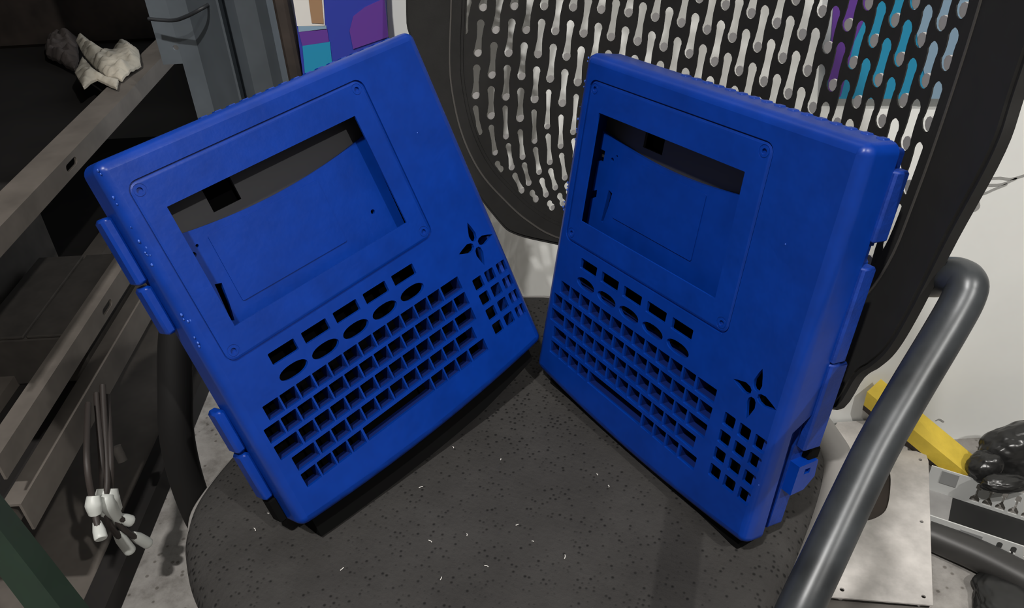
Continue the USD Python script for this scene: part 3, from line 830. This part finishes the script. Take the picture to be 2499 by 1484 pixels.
# yellow foam strip
ye = [aty(2150, 925, WY - 0.012), aty(2116, 956, WY - 0.018), atz(2374, 1110, 0.045), atz(2362, 1158, 0.045)]
yo = (ye[2] + ye[3]) / 2 * [1, 1, 0]
yt = thing('foam_strip', 'yellow foam strip leaning on the wall behind the cable duct', 'foam strip', yo)
yb_ = Manifold.hull_points([tuple(p) for p in ye] + [tuple(p + [0, 0, -0.024]) for p in ye])
obj('strip_body', yb_, 'yellow_foam', yt, off=yo)
obj('strip_base', Manifold.hull_points([tuple(p + [0, 0, -0.0245]) for p in ye] + [tuple(p + [0, 0, -0.032]) for p in ye]), 'brown_dark', yt, off=yo)

# slotted cable duct, open side up
HH = 0.045
B0, B1 = atz(2274, 1137, HH), atz(2499, 1219, HH)
F0, F1 = atz(2284, 1263, HH), atz(2499, 1322, HH)
dvec = (B1 - B0) / np.linalg.norm(B1 - B0) + (F1 - F0) / np.linalg.norm(F1 - F0)
dvec /= np.linalg.norm(dvec)
dn = np.array([-dvec[1], dvec[0], 0])
HWD = float((B0 - F0) @ dn)
A0 = (B0 + F0) / 2 * [1, 1, 0]
A0 = A0 + dvec * min((B0 - A0) @ dvec, (F0 - A0) @ dvec)
LEN = 0.24

du = thing('cable_duct', 'white slotted cable duct lying open on the floor beside the plate', 'cable duct', A0)


PITCH = 0.0150


def duct_wall(first):
    w = sbox(0, 0, LEN, HH)
    for k in range(first, 15):
        x = 0.014 + PITCH * k
        w = w.difference(unary_union([sbox(x - 0.0012, 0.014, x + 0.0012, 0.036), Point(x, 0.0365).buffer(0.0031, quad_segs=4), sbox(x - 0.0031, 0.0290, x + 0.0031, 0.0365),
                                      Polygon([(x - 0.0012, 0.020), (x + 0.0012, 0.020), (x + 0.0056, 0.013), (x + 0.0056, 0.007), (x - 0.0056, 0.007), (x - 0.0056, 0.013)])]))
    return w


def place(m, off_n):
    """(x along, y up, z thickness) -> world"""
    me = m.to_mesh()
    v = np.array(me.vert_properties[:, :3])
    P = A0 + v[:, :1] * dvec + v[:, 1:2] * np.array([0, 0, 1.0]) + (v[:, 2:] + off_n) * dn
    t = trimesh.Trimesh(P, np.array(me.tri_verts), process=False)
    if t.volume < 0:
        t.invert()
    return t


obj('duct_wall', place(ext(duct_wall(3), 0, 0.0016), HWD / 2), 'duct_white', du, off=A0)
obj('duct_wall', place(ext(duct_wall(5), 0, 0.0016), -HWD / 2), 'duct_white', du, off=A0)
obj('duct_base', place(ext(sbox(0.035, 0.0, LEN, 0.002), -HWD / 2, HWD / 2 + 0.0016), 0), 'duct_shade', du, off=A0)
obj('duct_end', place(ext(sbox(0.0, 0.0, 0.035, 0.003), -HWD / 2, HWD / 2 + 0.0016), 0), 'duct_grey', du, off=A0)
obj('duct_clip', place(ext(sbox(0.014, 0.022, 0.034, 0.043), -0.0014, 0), HWD / 2), 'duct_clip', du, off=A0)
obj('duct_clip', place(ext(sbox(0.046, 0.016, 0.070, 0.040), -0.0014, 0), -HWD / 2), 'duct_clip', du, off=A0)

# black pipe and bags
pa = [atz(2262, 1302, 0.0195), atz(2300, 1318, 0.0195), atz(2390, 1357, 0.0205), atz(2499, 1413, 0.021), atz(2700, 1520, 0.0215)]

tag(obj('black_pipe', tube(spline(pa, 5), [0.0185 + 0.002 * u for u in np.linspace(0, 1, 21)], 18), 'pipe_black', smooth=60), 'black plastic pipe lying in front of the white cable duct', 'pipe')
b1 = atz(2456, 1142, 0.04)
bg = thing('rubbish_bag', 'crumpled shiny black plastic bag piled on the cable duct against the wall', 'bag', (b1[0], b1[1], 0.0))
bo = np.array([b1[0], b1[1], 0])
obj('bag_body', blob(b1 + [0.030, 0.006, 0.022], (0.066, 0.036, 0.044), 5, 0.26, 1.25, 5), 'bag_black', bg, smooth=70, off=bo)
obj('bag_fold', blob(atz(2405, 1142, 0.055), (0.022, 0.020, 0.026), 9, 0.25, 1.3, 4), 'bag_black', bg, smooth=70, off=bo)
obj('bag_fold', blob(atz(2452, 1180, 0.062), (0.030, 0.014, 0.012), 13, 0.25, 1.4, 4), 'bag_black', bg, smooth=70, off=bo)
b2 = atz(2478, 1488, 0.0)
tag(obj('black_bag', blob(b2 + [0.02, 0.0, 0.010], (0.066, 0.060, 0.020), 21, 0.24, 1.2, 5), 'bag_black', smooth=70), 'flat black plastic bag on the floor under the black pipe', 'bag')
